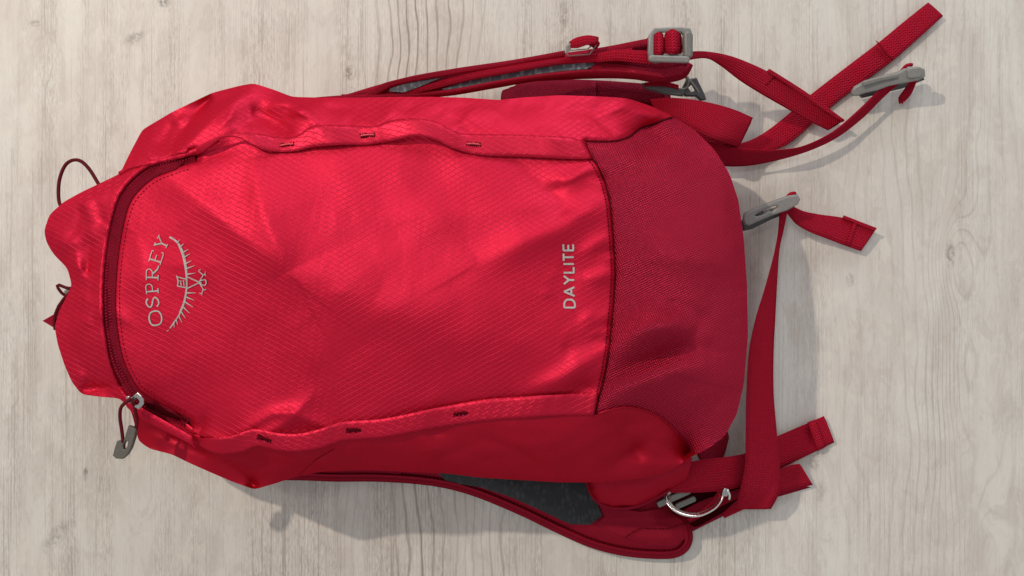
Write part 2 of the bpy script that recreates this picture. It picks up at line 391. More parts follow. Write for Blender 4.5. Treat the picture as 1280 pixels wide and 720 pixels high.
# folds held at a height: (px, py, z)
EXTRA = [
 [(222,192,211),(245,165,208),(270,142,204),(300,118,194),(317,105,186)],
 [(212,186,190),(238,150,174),(262,122,166)],
 [(345,114,188),(362,128,202),(380,143,213),(398,156,219)],
 [(318,138,190),(340,152,193),(362,164,206)],
 [(178,164,158),(182,182,184),(192,201,204)],
 [(200,180,178),(215,155,168)],
 [(750,150,204),(785,152,190),(800,163,172)],
 [(640,130,198),(700,134,202),(770,140,192),(825,144,166)],
 [(176,540,122),(200,540,140),(240,560,150),(300,590,146),(318,608,132)],
 [(210,545,132),(260,570,138)],
 [(80,322,160),(98,334,184),(114,365,190)],[(66,278,168),(100,262,188),(128,258,196)],[(112,300,188),(108,340,180)],
 [(78,408,158),(92,440,166),(112,470,160),(150,484,164)],[(104,486,142),(135,484,150)],[(95,385,170),(118,400,192)],
 [(742,520,222),(780,545,190),(800,575,172)],
]
ZG = solve()
def bilin(x, y):
    fx = np.clip((np.asarray(x, float)-GX0)/GS, 0, NX-1.001); fy = np.clip((np.asarray(y, float)-GY0)/GS, 0, NY-1.001)
    i = fx.astype(int); j = fy.astype(int); a = fx-i; b = fy-j
    return ZG[j, i]*(1-a)*(1-b)+ZG[j, i+1]*a*(1-b)+ZG[j+1, i]*(1-a)*b+ZG[j+1, i+1]*a*b
# softer wrinkles: polyline, height, width on its left, width on its right, softness
RID = [
 ([(318,196),(322,225),(330,262),(345,300),(364,338)], 12, 60, 26, 6),
 ([(205,215),(285,280),(356,340)], 10, 48, 26, 5),
 ([(395,180),(430,230),(455,300)], 7, 45, 60, 10),
 ([(170,262),(235,285),(350,340),(450,372),(560,402),(660,430),(760,452)], 14, 110, 70, 22),
 ([(505,182),(500,215),(520,245)], 5, 22, 16, 5),
 ([(560,178),(575,205),(620,235)], 5, 25, 20, 6),
 ([(640,196),(665,222),(700,250),(722,262)], -10, 14, 22, 5),
 ([(740,208),(715,222),(690,226)], 5, 10, 10, 3),
 ([(766,240),(740,262),(700,285),(655,300),(600,330)], 10, 24, 34, 6),
 ([(768,290),(745,306),(725,318)], 4, 9, 10, 3),
 ([(768,335),(748,345),(730,350)], 4, 9, 10, 3),
 ([(764,395),(742,402),(725,415)], 3, 9, 10, 3),
 ([(762,440),(735,452),(700,475),(660,490)], 8, 16, 14, 4),
 ([(752,478),(730,485),(700,492)], -4, 10, 10, 3),
 ([(585,265),(640,262),(690,248)], 8, 26, 16, 6),
 ([(590,300),(630,296),(660,280)], -5, 18, 22, 6),
 ([(470,262),(540,275),(585,268)], 3, 20, 26, 5),
 ([(500,330),(600,380),(700,400)], 3, 60, 50, 15),
 ([(240,205),(270,190),(300,186)], -6, 12, 12, 3),
 ([(565,140),(600,150),(660,170)], 5, 16, 12, 4),
 ([(600,165),(625,145),(650,140)], -5, 12, 12, 4),
 ([(470,125),(500,140),(540,150)], 4, 14, 14, 4),
 ([(748,212),(790,196),(830,196),(868,174)], 13, 24, 12, 5),
 ([(790,190),(830,178),(850,182)], -15, 10, 16, 5),
 ([(775,245),(810,225),(860,235),(900,250)], 9, 20, 26, 6),
 ([(800,262),(840,258),(880,268)], -4, 16, 16, 6),
 ([(770,330),(810,315),(870,322),(920,330)], 9, 26, 18, 6),
 ([(795,362),(840,380),(895,405)], -7, 24, 20, 8),
 ([(768,440),(800,415),(840,405),(872,410)], 15, 16, 20, 5),
 ([(772,470),(810,452),(850,440),(880,438)], -14, 12, 14, 5),
 ([(752,505),(790,478),(840,460),(890,462)], 13, 16, 22, 5),
 ([(840,510),(880,490),(915,470)], 4, 20, 20, 6),
 ([(780,540),(830,552),(856,570)], 5, 14, 14, 4),
 ([(470,560),(560,572),(660,575),(760,566)], 4, 14, 20, 5),
 ([(520,548),(600,545),(700,535)], -3, 16, 16, 6),
 ([(560,585),(620,565),(650,552)], 3, 8, 12, 4),
 ([(360,575),(400,560),(440,560)], 4, 12, 12, 4),
 ([(224,195),(268,148),(315,109)], 7, 9, 34, 1.2),
 ([(193,202),(184,184),(179,166)], 6, 14, 7, 1.0),
 ([(345,116),(372,136),(405,158)], 7, 16, 11, 1.4),
 ([(317,606),(300,585),(262,562)], 7, 16, 9, 1.2),
 ([(178,532),(200,548),(240,558),(275,570)], 6, 9, 12, 1.2),
 ([(395,590),(420,575),(450,560)], 5, 14, 8, 1.2),
 ([(95,246),(108,262),(112,282)], 6, 12, 7, 1.2),
 ([(64,300),(84,305),(100,296)], 6, 9, 12, 1.4),
 ([(92,352),(106,372),(124,382)], 6, 8, 14, 1.3),
 ([(85,462),(100,470),(126,474),(148,484)], 7, 12, 9, 1.2),
 ([(330,552),(370,572),(420,585),(455,588)], 7, 12, 8, 3),
 ([(455,548),(520,562),(600,566),(700,560)], 6, 10, 16, 4),
 ([(690,575),(730,556),(775,530),(800,516)], 7, 14, 9, 3),
 ([(760,585),(800,560),(826,540)], -6, 9, 12, 3),
 ([(600,520),(650,535),(720,540)], 4, 10, 12, 3),
 ([(250,566),(300,575),(330,590)], 6, 9, 9, 3),
 ([(70,290),(90,310),(105,345)], 4, 12, 14, 4),
 ([(100,262),(118,255),(135,250)], 4, 14, 12, 5),
 ([(95,400),(115,420),(130,445)], 4, 20, 20, 6),
 ([(108,482),(128,470),(146,478)], -5, 14, 10, 4),
 ([(200,300),(240,265),(290,250)], 2, 16, 20, 6),
 ([(170,300),(178,330),(176,370)], 3, 12, 20, 5),
]
RID = [(cr(p, n=10), a*(.40 if p[0][0] > 370 and p[0][0] < 740 else 1.0 if p[0][0] < 740 else 1.25), wl, wr, s*(1.15 if p[0][0] < 740 else 2.0)) for p, a, wl, wr, s in RID]
def crumple(n, box, amp, length, wd, ang=None):
    for _ in range(n):
        x = rng.uniform(box[0], box[2]); y = rng.uniform(box[1], box[3]); a = rng.uniform(0, math.pi) if ang is None else rng.normal(ang, .5)
        L = rng.uniform(*length); b = a+rng.normal(0, .35)
        P = [(x, y), (x+math.cos(a)*L/2, y+math.sin(a)*L/2), (x+math.cos(a)*L/2+math.cos(b)*L/2, y+math.sin(a)*L/2+math.sin(b)*L/2)]
        RID.append((cr(P, n=6), rng.choice([-1, 1])*rng.uniform(*amp), rng.uniform(*wd), rng.uniform(*wd), 2.0))
crumple(30, (60, 240, 130, 480), (2.0, 6.5), (20, 60), (5, 13), 1.2)
crumple(24, (160, 120, 420, 180), (1.5, 5.0), (20, 60), (5, 12), -.5)
crumple(22, (430, 125, 840, 165), (1.5, 4.5), (20, 70), (4, 11), .2)
crumple(26, (770, 180, 900, 540), (1.5, 4.0), (40, 110), (10, 24), -.4)
crumple(26, (180, 540, 850, 595), (2.0, 6.0), (30, 120), (5, 14), .05)
crumple(34, (160, 215, 740, 520), (.25, .6), (15, 50), (5, 12))
crumple(14, (660, 200, 760, 500), (.8, 2.2), (15, 40), (4, 9), 0)
_k = rng.normal(size=(26, 2)); _kk = [(k/np.linalg.norm(k)*2*math.pi/l, p) for k, l, p in zip(_k, rng.uniform(28, 120, 26), rng.uniform(0, 6.3, 26))]
def H(x, y):
    x = np.asarray(x, float); y = np.asarray(y, float)
    z = np.array(bilin(x, y), float)
    dS, _, _ = pdist(x, y, SIL[::2]); edge = np.clip(dS/14, 0, 1)
    for P, a, wl, wr, s in RID:
        mg = 2.6*max(wl, wr)+6; mk_ = (x > P[:, 0].min()-mg) & (x < P[:, 0].max()+mg) & (y > P[:, 1].min()-mg) & (y < P[:, 1].max()+mg)
        if not mk_.any(): continue
        d, t, sd = pdist(x[mk_], y[mk_], P)
        wd = np.where(sd > 0, wr, wl)
        z[mk_] += edge[mk_]*a*np.exp(-(np.sqrt(d*d+s*s)-s)/wd)*np.exp(-(d/(2.2*wd))**2)*np.sin(np.pi*np.clip(t*.8+.1, 0, 1))
    n = 0
    for k, p in _kk: n = n+np.sin(x*k[0]+y*k[1]+p)*(1/np.linalg.norm(k))*.010
    z = z+edge*n
    d, _, _ = pdist(x, y, SEAM[::2]); z = z-4*np.exp(-(d/3.0)**2)
    # puckers along the seam
    z = z+1.6*np.sin(y/4.6+np.sin(y/17)*2)*np.exp(-d/9)*(x < 768)*(d > .1)
    d, _, _ = pdist(x, y, SEAM2[::2]); z = z-5*np.exp(-(d/3.5)**2)
    d, _, _ = pdist(x, y, ZIP[::2]); z = z-5*np.exp(-(d/9)**4)
    return z
def off(C, a):
    """curve moved sideways in the picture plane (positive: right of travel)"""
    C = np.asarray(C, float); T = np.gradient(C[:, :2], axis=0); T /= np.linalg.norm(T, axis=1)[:, None]+1e-9
    O = C.copy(); O[:, 0] += -T[:, 1]*a; O[:, 1] += T[:, 0]*a; return O
def sil(a, b):
    P = SIL[:-1]; i = int(np.argmin((P[:, 0]-a[0])**2+(P[:, 1]-a[1])**2)); j = int(np.argmin((P[:, 0]-b[0])**2+(P[:, 1]-b[1])**2))
    return P[i:j+1] if j >= i else np.vstack([P[i:], P[:j+1]])
def panel(name, outline, zf, step, mat, parent, dz=0, **kw):
    O = np.asarray([p[:2] for p in outline], float); O = np.vstack([O, O[:1]]); B = lin(O, step)[:-1]
    keep = [0]
    for i in range(1, len(B)):
        if np.linalg.norm(B[i]-B[keep[-1]]) > step*.4: keep.append(i)
    B = B[keep]
    x0, y0 = B.min(0); x1, y1 = B.max(0)
    X, Y = np.meshgrid(np.arange(x0, x1, step), np.arange(y0, y1, step*.87)); X = X+((np.arange(X.shape[0]) % 2)*step/2)[:, None]
    X = X.ravel()+rng.uniform(-.12, .12, X.size)*step; Y = Y.ravel()+rng.uniform(-.12, .12, Y.size)*step
    m = inside(X, Y, B); X, Y = X[m], Y[m]
    d, _, _ = pdist(X, Y, np.vstack([B, B[:1]])); m = d > step*.55; X, Y = X[m], Y[m]
    pts = [Vector(p) for p in B]+[Vector(p) for p in zip(X, Y)]
    nb = len(B)
    r = delaunay_2d_cdt(pts, [], [list(range(nb))], 1, 1e-5)
    Q = np.array([tuple(v) for v in r[0]]); Z = zf(Q[:, 0], Q[:, 1])+dz
    V = Wn(np.column_stack([Q, Z])); F = []
    for f in r[2]:
        a, b, c = (V[i] for i in f[:3])
        F.append(f if np.cross(b[:2]-a[:2], c[:2]-a[:2]) > 0 else f[::-1])
    return mk(name, V, F, mat, parent, Q, **kw)
def ribbon(name, A, B, mat, parent, th=2.0, step=4, m=5, sag=0.0, build=True, uv0=(0, 0), smooth=True, **kw):
    """a strip between two edges given as (px, py, z), with thickness"""
    n = int(max(np.linalg.norm(np.diff(cr(A, n=40)[:, :2], axis=0), axis=1).sum(), np.linalg.norm(np.diff(cr(B, n=40)[:, :2], axis=0), axis=1).sum())/step)+3
    a = Wn(cr(A, n=n)); b = Wn(cr(B, n=n)); V = []; U = []
    mid = (a+b)/2; L = np.concatenate([[0], np.cumsum(np.linalg.norm(np.diff(mid, axis=0), axis=1))])/S
    T = np.gradient(mid, axis=0); T /= np.linalg.norm(T, axis=1)[:, None]+1e-12
    wv = b-a; Nn = np.cross(T, wv); Nn /= np.linalg.norm(Nn, axis=1)[:, None]+1e-12
    Nn = np.where((Nn[:, 2].sum() < 0), -1, 1)*Nn
    wd = np.linalg.norm(wv, axis=1)/S
    for side in (1, -1):
        for i in range(n):
            for j in range(m+1):
                f = j/m; e = math.sqrt(max(0, 1-(2*f-1)**6))*.85+.15
                V.append(a[i]+wv[i]*f+Nn[i]*(side*th*.5*e+sag*4*f*(1-f))*S); U.append((uv0[0]+L[i], uv0[1]+f*max(wd.max(), 1)))
    k = n*(m+1); F = []
    idx = lambda s, i, j: s*k+i*(m+1)+j
    for i in range(n-1):
        for j in range(m):
            F.append((idx(0, i, j), idx(0, i+1, j), idx(0, i+1, j+1), idx(0, i, j+1)))
            F.append((idx(1, i, j), idx(1, i, j+1), idx(1, i+1, j+1), idx(1, i+1, j)))
        for j, r in ((0, 1), (m, 0)):
            q = (idx(0, i, j), idx(1, i, j), idx(1, i+1, j), idx(0, i+1, j)); F.append(q if r else q[::-1])
    for j in range(m):
        F.append((idx(0, 0, j), idx(0, 0, j+1), idx(1, 0, j+1), idx(1, 0, j)))
        F.append((idx(0, n-1, j+1), idx(0, n-1, j), idx(1, n-1, j), idx(1, n-1, j+1)))
    if not build: return V, F, U
    o = mk(name, V, F, mat, parent, U, smooth, **kw); fixn(o); return o
def fixn(o):
    import bmesh
    bm = bmesh.new(); bm.from_mesh(o.data); bmesh.ops.recalc_face_normals(bm, faces=bm.faces); bm.to_mesh(o.data); bm.free()
def tube_data(P, r, seg=8, taper=None, raw=False):
    P = np.asarray(P, float); Wp = P if raw else Wn(P); n = len(Wp); V = []; F = []; U = []
    T = np.gradient(Wp, axis=0); T /= np.linalg.norm(T, axis=1)[:, None]+1e-12
    up = np.array([0, 0, 1.]) if abs(T[0][2]) < .9 else np.array([1., 0, 0]); L = 0
    for i in range(n):
        s = np.cross(T[i], up); s /= np.linalg.norm(s)+1e-12; up = np.cross(s, T[i])
        rr = r*(taper[i] if taper is not None else 1)*S
        if i: L += np.linalg.norm(Wp[i]-Wp[i-1])/S
        for k in range(seg):
            a = 2*math.pi*k/seg; V.append(Wp[i]+(s*math.cos(a)+up*math.sin(a))*rr); U.append((L, k*r*6.28/seg))
    for i in range(n-1):
        for k in range(seg): F.append((i*seg+k, i*seg+(k+1) % seg, (i+1)*seg+(k+1) % seg, (i+1)*seg+k))
    F.append(tuple(range(seg))[::-1]); F.append(tuple((n-1)*seg+k for k in range(seg)))
    return V, F, U
def tube(name, P, r, mat, parent, seg=8, step=3, **kw):
    Q = cr(P, step=step); V, F, U = tube_data(Q, r, seg); o = mk(name, V, F, mat, parent, U, **kw); fixn(o); return o
def plate(name, splines, loc, rot, depth, mat, parent, bevel=.8, **kw):
    """flat shape with holes, rounded edges; splines in picture units about loc=(px,py,z); rot = tilt (x, y, z)"""
    c = bpy.data.curves.new(name, 'CURVE'); c.dimensions = '2D'; c.fill_mode = 'BOTH'; c.extrude = max(depth/2-bevel, .05)*S; c.bevel_depth = bevel*S; c.bevel_resolution = 2; c.offset = -bevel*S*.6
    for sp in splines:
        s = c.splines.new('POLY'); s.points.add(len(sp)-1); s.use_cyclic_u = True
        for p, q in zip(s.points, sp): p.co = (q[0]*S, -q[1]*S, 0, 1)
    t = bpy.data.objects.new(name+'_tmp', c); me = bpy.data.meshes.new_from_object(t); bpy.data.objects.remove(t); bpy.data.curves.remove(c)
    me.materials.clear(); me.materials.append(mat); me.name = name
    o = bpy.data.objects.new(name, me); COL.objects.link(o); o.location = W(*loc); o.rotation_euler = rot
    k = (D-loc[2])/D; o.scale = (k, k, 1)
    o.data.transform(Matrix.Diagonal((k, k, 1, 1))); o.scale = (1, 1, 1)
    if parent: o.parent = parent
    for kk, v in kw.items(): o[kk] = v
    return o
def rrect(w_, h_, r=3, cx=0, cy=0, n=4):
    P = []
    for sx, sy, a0 in ((1, 1, 0), (-1, 1, 90), (-1, -1, 180), (1, -1, 270)):
        for k in range(n+1):
            a = math.radians(a0+90*k/n); P.append((cx+sx*(w_/2-r)+r*math.cos(a), cy+sy*(h_/2-r)+r*math.sin(a)))
    return P
def empty(name, loc, parent=None):
    o = bpy.data.objects.new(name, None); COL.objects.link(o); o.location = loc; o.empty_display_size = .02
    if parent: o.parent = parent
    return o
def strokes(name, segs, mat, parent, dz=1.0, zf=H, **kw):
    """printed marks: tapered strokes [(points, w0, w1)] laid over the cloth"""
    parts = []
    for P, w0, w1 in segs:
        Q = cr(P, step=1.2) if len(P) > 2 else lin(P, 1.2)
        T = np.gradient(Q[:, :2], axis=0); T /= np.linalg.norm(T, axis=1)[:, None]+1e-9
        ww = np.linspace(w0, w1, len(Q))[:, None]/2*.76; Nn = np.column_stack([-T[:, 1], T[:, 0]])
        R = [Q[:, :2]+Nn*ww*f for f in (-1, 0, 1)]
        V = []; n = len(Q)
        for r_ in R: V += list(Wn(np.column_stack([r_, zf(r_[:, 0], r_[:, 1])+dz])))
        F = []
        for j in range(2):
            for i in range(n-1): F.append((j*n+i, j*n+i+1, (j+1)*n+i+1, (j+1)*n+i))
        parts.append((V, F, [(0, 0)]*len(V)))
    V, F, U = merge(parts); o = mk(name, V, F, mat, parent, U, True, **kw)
    return o

# ------------------------------------------------------------------ floor
fl = mk('floor', [(-2, -2, 0), (2, -2, 0), (2, 2, 0), (-2, 2, 0)], [(0, 1, 2, 3)], M_floor, None, None, False); fl['kind'] = 'structure'

# ------------------------------------------------------------------ backpack
BP = empty('backpack', (0, 0, 0))
BP['label'] = 'red ripstop nylon backpack lying flat on the pale wood-grain floor, straps spread to the right'
BP['category'] = 'backpack'

# the skirt below the rim, down to the floor
def skirt():
    P = SIL[:-1]; n = len(P); Wp = Wn(P)
    T = np.roll(Wp, -1, 0)-np.roll(Wp, 1, 0); Nn = np.column_stack([-T[:, 1], T[:, 0]]); Nn /= np.linalg.norm(Nn, axis=1)[:, None]
    c = Wp.mean(0)[:2]
    if ((Wp[:, :2]-c)*Nn).sum() > 0: Nn = -Nn
    V = []; U = []
    for k, (ins, f) in enumerate(((0, 1.0), (1, .85), (4, .62), (12, .38), (26, .15), (44, .012), (110, .012))):
        off_ = Nn.copy()
        for _ in range(k*2): off_ = (np.roll(off_, 1, 0)+off_+np.roll(off_, -1, 0))/3
        for i in range(n):
            V.append((Wp[i, 0]+off_[i, 0]*ins*S, Wp[i, 1]+off_[i, 1]*ins*S, Wp[i, 2]*f)); U.append((i*4, k*14))
    F = []
    for k in range(6):
        for i in range(n): F.append((k*n+i, k*n+(i+1) % n, (k+1)*n+(i+1) % n, (k+1)*n+i))
    o = mk('back_panel', V, F, M_smooth, BP, U); fixn(o)
skirt()

ZL, ZR = off(ZIP, 8.5), off(ZIP, -8.5)      # travelling down the zip: right of travel is the cap side
if ZL[len(ZL)//2, 0] > ZR[len(ZR)//2, 0]: ZL, ZR = ZR, ZL
LIP = cr([(150,217),(165,209),(192,203),(222,196),(243,190)], step=3)
LIPX = cr([(150,217),(165,209),(192,203),(222,196),(243,189),(258,181),(272,174)], step=3)
# top cap, left of the zip
cap_out = np.vstack([sil((166,518), (150,217))[:, :2], LIP, ZL[:, :2][3:-1], [(232,541), (205,530), (180,520)]])
def zcap(x, y):
    d, _, _ = pdist(x, y, ZL); d2, _, _ = pdist(x, y, LIP)
    return H(x, y)+5.5*np.exp(-(d/7))+3*np.exp(-(d2/5))
panel('top_cap', cap_out, zcap, 3.0, M_cap, BP)
# upper side
side_out = np.vstack([sil((150,217), (840,145))[:, :2], SEAM2[:, :2], BUP[::-1][:, :2], LIP[::-1][1:]])
panel('side_panel', side_out, H, 3.0, M_rip, BP)
# front
front_out = np.vstack([BUP[:, :2][1:], [(733,183)], SEAM[:, :2][2:], BLO[::-1][:, :2], ZR[::-1][:, :2][1:]])
panel('front_panel', front_out, H, 2.7, M_rip, BP)
# bottom
bot_out = np.vstack([sil((842,146), (862,573))[:, :2], POCK[::-1][:, :2], SEAM[::-1][:, :2], SEAM2[::-1][:, :2]])
panel('bottom_panel', bot_out, H, 3.0, M_canvas, BP)
# lower side: plain stretch of side cloth and the pocket over it
sl_out = np.vstack([BLO[:, :2], POCK[:, :2], sil((862,573), (166,518))[:, :2], [(180,520), (205,530), (232,541)]])
panel('side_panel', sl_out, H, 3.2, M_smooth, BP)
pk_out = np.vstack([off(BLO, 3)[:, :2][24:], POCK[:, :2], sil((862,573), (372,596))[:, :2], [(395,575), (420,560)]])
def zp(x, y):
    d, _, _ = pdist(x, y, np.vstack([pk_out, pk_out[:1]]))
    return H(x, y)+1.0+2.5*np.clip(d/5, 0, 1)
panel('side_pocket', pk_out, zp, 3.2, M_smooth, BP)
ph = cr(POCK, step=2); ph[:, 2] = H(ph[:, 0], ph[:, 1])+2.0
tube('pocket_hem', ph[2:-2], 1.0, M_smooth, BP)

# seam welts
for C, nm, dz, r in ((SEAM, 'seam_welt', .5, 1.5), (SEAM2, 'seam_welt', .7, 1.6)):
    Q = C.copy(); Q[:, 2] = H(Q[:, 0], Q[:, 1])+dz-.6
    tube(nm, Q[1:-1], r, M_threadd, BP)
# zip lip (piping), tape, teeth
Q = LIPX
lipz = zcap(Q[:, 0], Q[:, 1]); tube('piping', np.column_stack([Q, lipz-.3]), 2.6, M_cap, BP)
Q = off(ZL, 0); tube('piping', np.column_stack([Q[:, :2], zcap(Q[:, 0], Q[:, 1])-1.0])[2:-6], 2.3, M_cap, BP)
u1 = off(ZIP, 12.5); u2 = off(ZIP, -12.5)
for q in (u1, u2): q[:, 2] = H(q[:, 0], q[:, 1])-3.5
ribbon('zipper_underlay', u1, u2, M_zip, BP, 1.0, 3, 4)
ribbon('zipper_underlay', [(212,516,182),(232,528,184),(252,545,190)], [(206,528,170),(226,545,174),(244,560,182)], M_cap, BP, 1.0, 3, 4)
def off_t(C, a):
    O = off(C, a); k = np.clip(np.minimum(np.arange(len(C))/9, (len(C)-1-np.arange(len(C)))/9), .12, 1)[:, None]
    return C*(1-k)+O*k
a = off_t(ZIP, 9.5); b = off_t(ZIP, -9.5); a[:, 2] = H(a[:, 0], a[:, 1])+1.2; b[:, 2] = H(b[:, 0], b[:, 1])+1.2
for q in (a, b):
    q[:3, 2] -= [9, 5, 2]; q[-3:, 2] -= [2, 5, 9]
zt = ribbon('zipper', a, b, M_zip, BP, 1.4, 3, 6)
teeth = []
C = cr(np.column_stack([ZIP[:, :2], H(ZIP[:, 0], ZIP[:, 1])+2.6]), step=1.9)
T = np.gradient(C[:, :2], axis=0); T /= np.linalg.norm(T, axis=1)[:, None]
for i in range(2, len(C)-3):
    n_ = np.array([-T[i, 1], T[i, 0]]); s = 1 if i % 2 else -1
    p0 = C[i].copy(); p1 = C[i].copy(); p0[:2] += n_*s*4.0; p1[:2] += n_*s*.5; p0[2] += .6; p1[2] += .8
    teeth.append(tube_data([p0, (p0+p1)/2+[0, 0, .7], p1], .8, 5))
M_teeth = webbing('zipper_coil', (0.30, 0.008, 0.025), (0.45, 0.03, 0.07), 2.2, 2.2)
V, F, U = merge(teeth); mk('zipper_teeth', V, F, M_teeth, zt, U, stuff=True)
# stitches beside the zip and round the bottom seam
def stitches(name, C, mat, parent, on=3.2, gap=2.4, r=.62, dz=.8, zf=H):
    C = lin(C, 1.0); parts = []; i = 0
    while i+on < len(C):
        Q = C[int(i):int(i+on)+1:1][:, :2]; z = zf(Q[:, 0], Q[:, 1])+dz; z[0] -= 1; z[-1] -= 1
        parts.append(tube_data(np.column_stack([Q, z]), r, 5)); i += on+gap
    V, F, U = merge(parts); return mk(name, V, F, mat, parent, U, stuff=True)
M_stitch = plain('red_stitch', (0.17, 0.002, 0.010), .8, 0, .2, spec=.1)
stitches('stitching', off(ZR, -6.0)[4:-4], M_stitch, BP, 3.2, 2.0, .45, .5)
stitches('stitching', off(SEAM, 4.5)[3:-3], M_threadd, BP, 2.2, 2.0, .5)

ribbon('zipper_guard', [(158,497,190),(178,510,192),(206,526,194),(240,545,196)], [(163,511,170),(186,528,176),(212,541,182),(246,558,188)], M_cap, BP, 3, 3, 4, 2)
ribbon('crevice_shade', [(181,502,199),(200,509,197),(222,521,194)], [(183,509,197),(200,517,195),(226,526,192)], M_dark, BP, 1.5, 3, 3)  # dark strip standing in for the shade in the crevice between the folds
# ---- daisy chains: edges as in the picture, lifting off between the tacks
def daisy(up, lo, tacks, arcs, mat):
    n = 170
    A = cr(np.column_stack([up, [p[0] for p in up]]), n=n)[:, :2]; B = cr(np.column_stack([lo, [p[0] for p in lo]]), n=n)[:, :2]
    mx = (A[:, 0]+B[:, 0])/2; lift = np.zeros(n)
    for x0, x1, h in arcs: t = np.clip((mx-x0)/(x1-x0), 0, 1); lift += h*np.sin(np.pi*t)**1.3
    za = H(A[:, 0], A[:, 1]); zb = H(B[:, 0], B[:, 1]); zm = np.maximum(za, zb)
    za = za*.5+zm*.5; zb = zb*.5+zm*.5
    A3 = np.column_stack([A, za+2.8+lift]); B3 = np.column_stack([B, zb+2.8+lift])
    o = ribbon('daisy_chain', A3, B3, mat, BP, 1.6, 3.5, 6)
    for tx in tacks:
        i = int(np.argmin(abs(mx-tx))); c = (A3[i]+B3[i])/2; d = (A3[min(i+3, n-1)]+B3[min(i+3, n-1)])/2-c; d[:2] /= np.linalg.norm(d[:2]); d[2] = 0
        parts = []
        for k in range(8):
            q = c+d*(k-3.5)*2.4; nn = np.array([-d[1], d[0], 0]); h = random.uniform(2.0, 3.4)
            sl = d*random.uniform(-1, 1)
            parts.append(tube_data([q-nn*h-sl+[0, 0, .9], q+[0, 0, 2.0], q+nn*h+sl+[0, 0, .9]], .7, 5))
        V, F, U = merge(parts); mk('bar_tack', V, F, M_threadd, o, U)
        V, F, U = tube_data(cr([c-d*9+[0, 0, 1.6], c+[0, 0, 2.6]-np.array([0, .8, 0]), c+d*9+[0, 0, 1.6]], n=7), .95, 6)
        mk('bar_tack', V, F, M_tack if c[1] < 300 else M_threadd, o, U)
    return o
daisy([(222,195),(243,187),(256,179),(272,171),(295,166),(322,167),(350,172),(370,170),(387,159),(405,156),(440,157),(470,157),(490,150),(520,148),(545,152),(565,163),(585,167),(630,168),(690,170),(715,172),(730,178)],
      [(224,197.5),(248,193),(262,184),(280,172),(300,173),(328,187),(350,190),(370,189),(392,184),(430,181),(460,181),(492,176),(520,170),(545,175),(568,186),(600,194),(650,196),(690,198),(720,199),(738,199),(741,199)],
      [358, 460, 591], [(238,350,11), (365,452,5), (468,585,11), (600,735,2)], M_ripstrip)
daisy([(232,541),(250,547),(270,547),(290,545),(318,536),(345,541),(372,542),(400,536),(430,527),(480,523),(540,511),(600,500),(650,496),(700,493),(748,490)],
      [(236,546),(254,560),(275,568),(300,566),(322,558),(345,563),(368,565),(400,561),(430,551),(480,547),(545,535),(600,527),(650,523),(700,520),(742,519)],
      [330, 442, 577], [(236,322,9), (338,436,7), (450,570,4), (585,740,1)], M_ripstrip)

# ---- printed marks
def Lt(pts, w0, w1=None): return (pts, w0, w1 if w1 is not None else w0)
# DAYLITE, reads upwards: glyphs in a cell (u along baseline, v up the glyph)
def word(x_base, y0, y1, text, h, sw, slant):
    G = {'D': [[(0,0),(0,1)], [(0,1),(.35,1),(.62,.8),(.66,.5),(.62,.2),(.35,0),(0,0)]], 'A': [[(0,0),(.36,1)], [(.36,1),(.72,0)], [(.13,.3),(.59,.3)]],
         'Y': [[(0,1),(.34,.5)], [(.68,1),(.34,.5)], [(.34,.5),(.34,0)]], 'L': [[(0,1),(0,0)], [(0,.03),(.46,.03)]], 'I': [[(0,0),(0,1)]],
         'T': [[(0,.97),(.6,.97)], [(.3,.97),(.3,0)]], 'E': [[(0,0),(0,1)], [(0,.97),(.5,.97)], [(0,.5),(.46,.5)], [(0,.03),(.5,.03)]]}
    Wd = {'D': .70, 'A': .72, 'Y': .68, 'L': .46, 'I': .0, 'T': .6, 'E': .5}
    gap = .26; tot = sum(Wd[c] for c in text)+gap*(len(text)-1); sc = (y0-y1)/tot; u = 0
    k = 0
    for c in text:
        segs = []
        for g in G[c]:
            segs.append(Lt([(x_base-(1-v)*0-(h)*(v)+slant*(y0-(u+a)*sc-y0), y0-(u+a)*sc) for a, v in g], sw))
        strokes('letter', segs, M_print, LG2, .8+.1*k); k += 1
        u += Wd[c]+gap
LG2 = strokes('printed_wordmark', [Lt([(719.6,383.6),(719.6,383.9)], .3)], M_print, BP)
word(718.5, 384.5, 305.5, 'DAYLITE', 13.0, 3.1, .022)
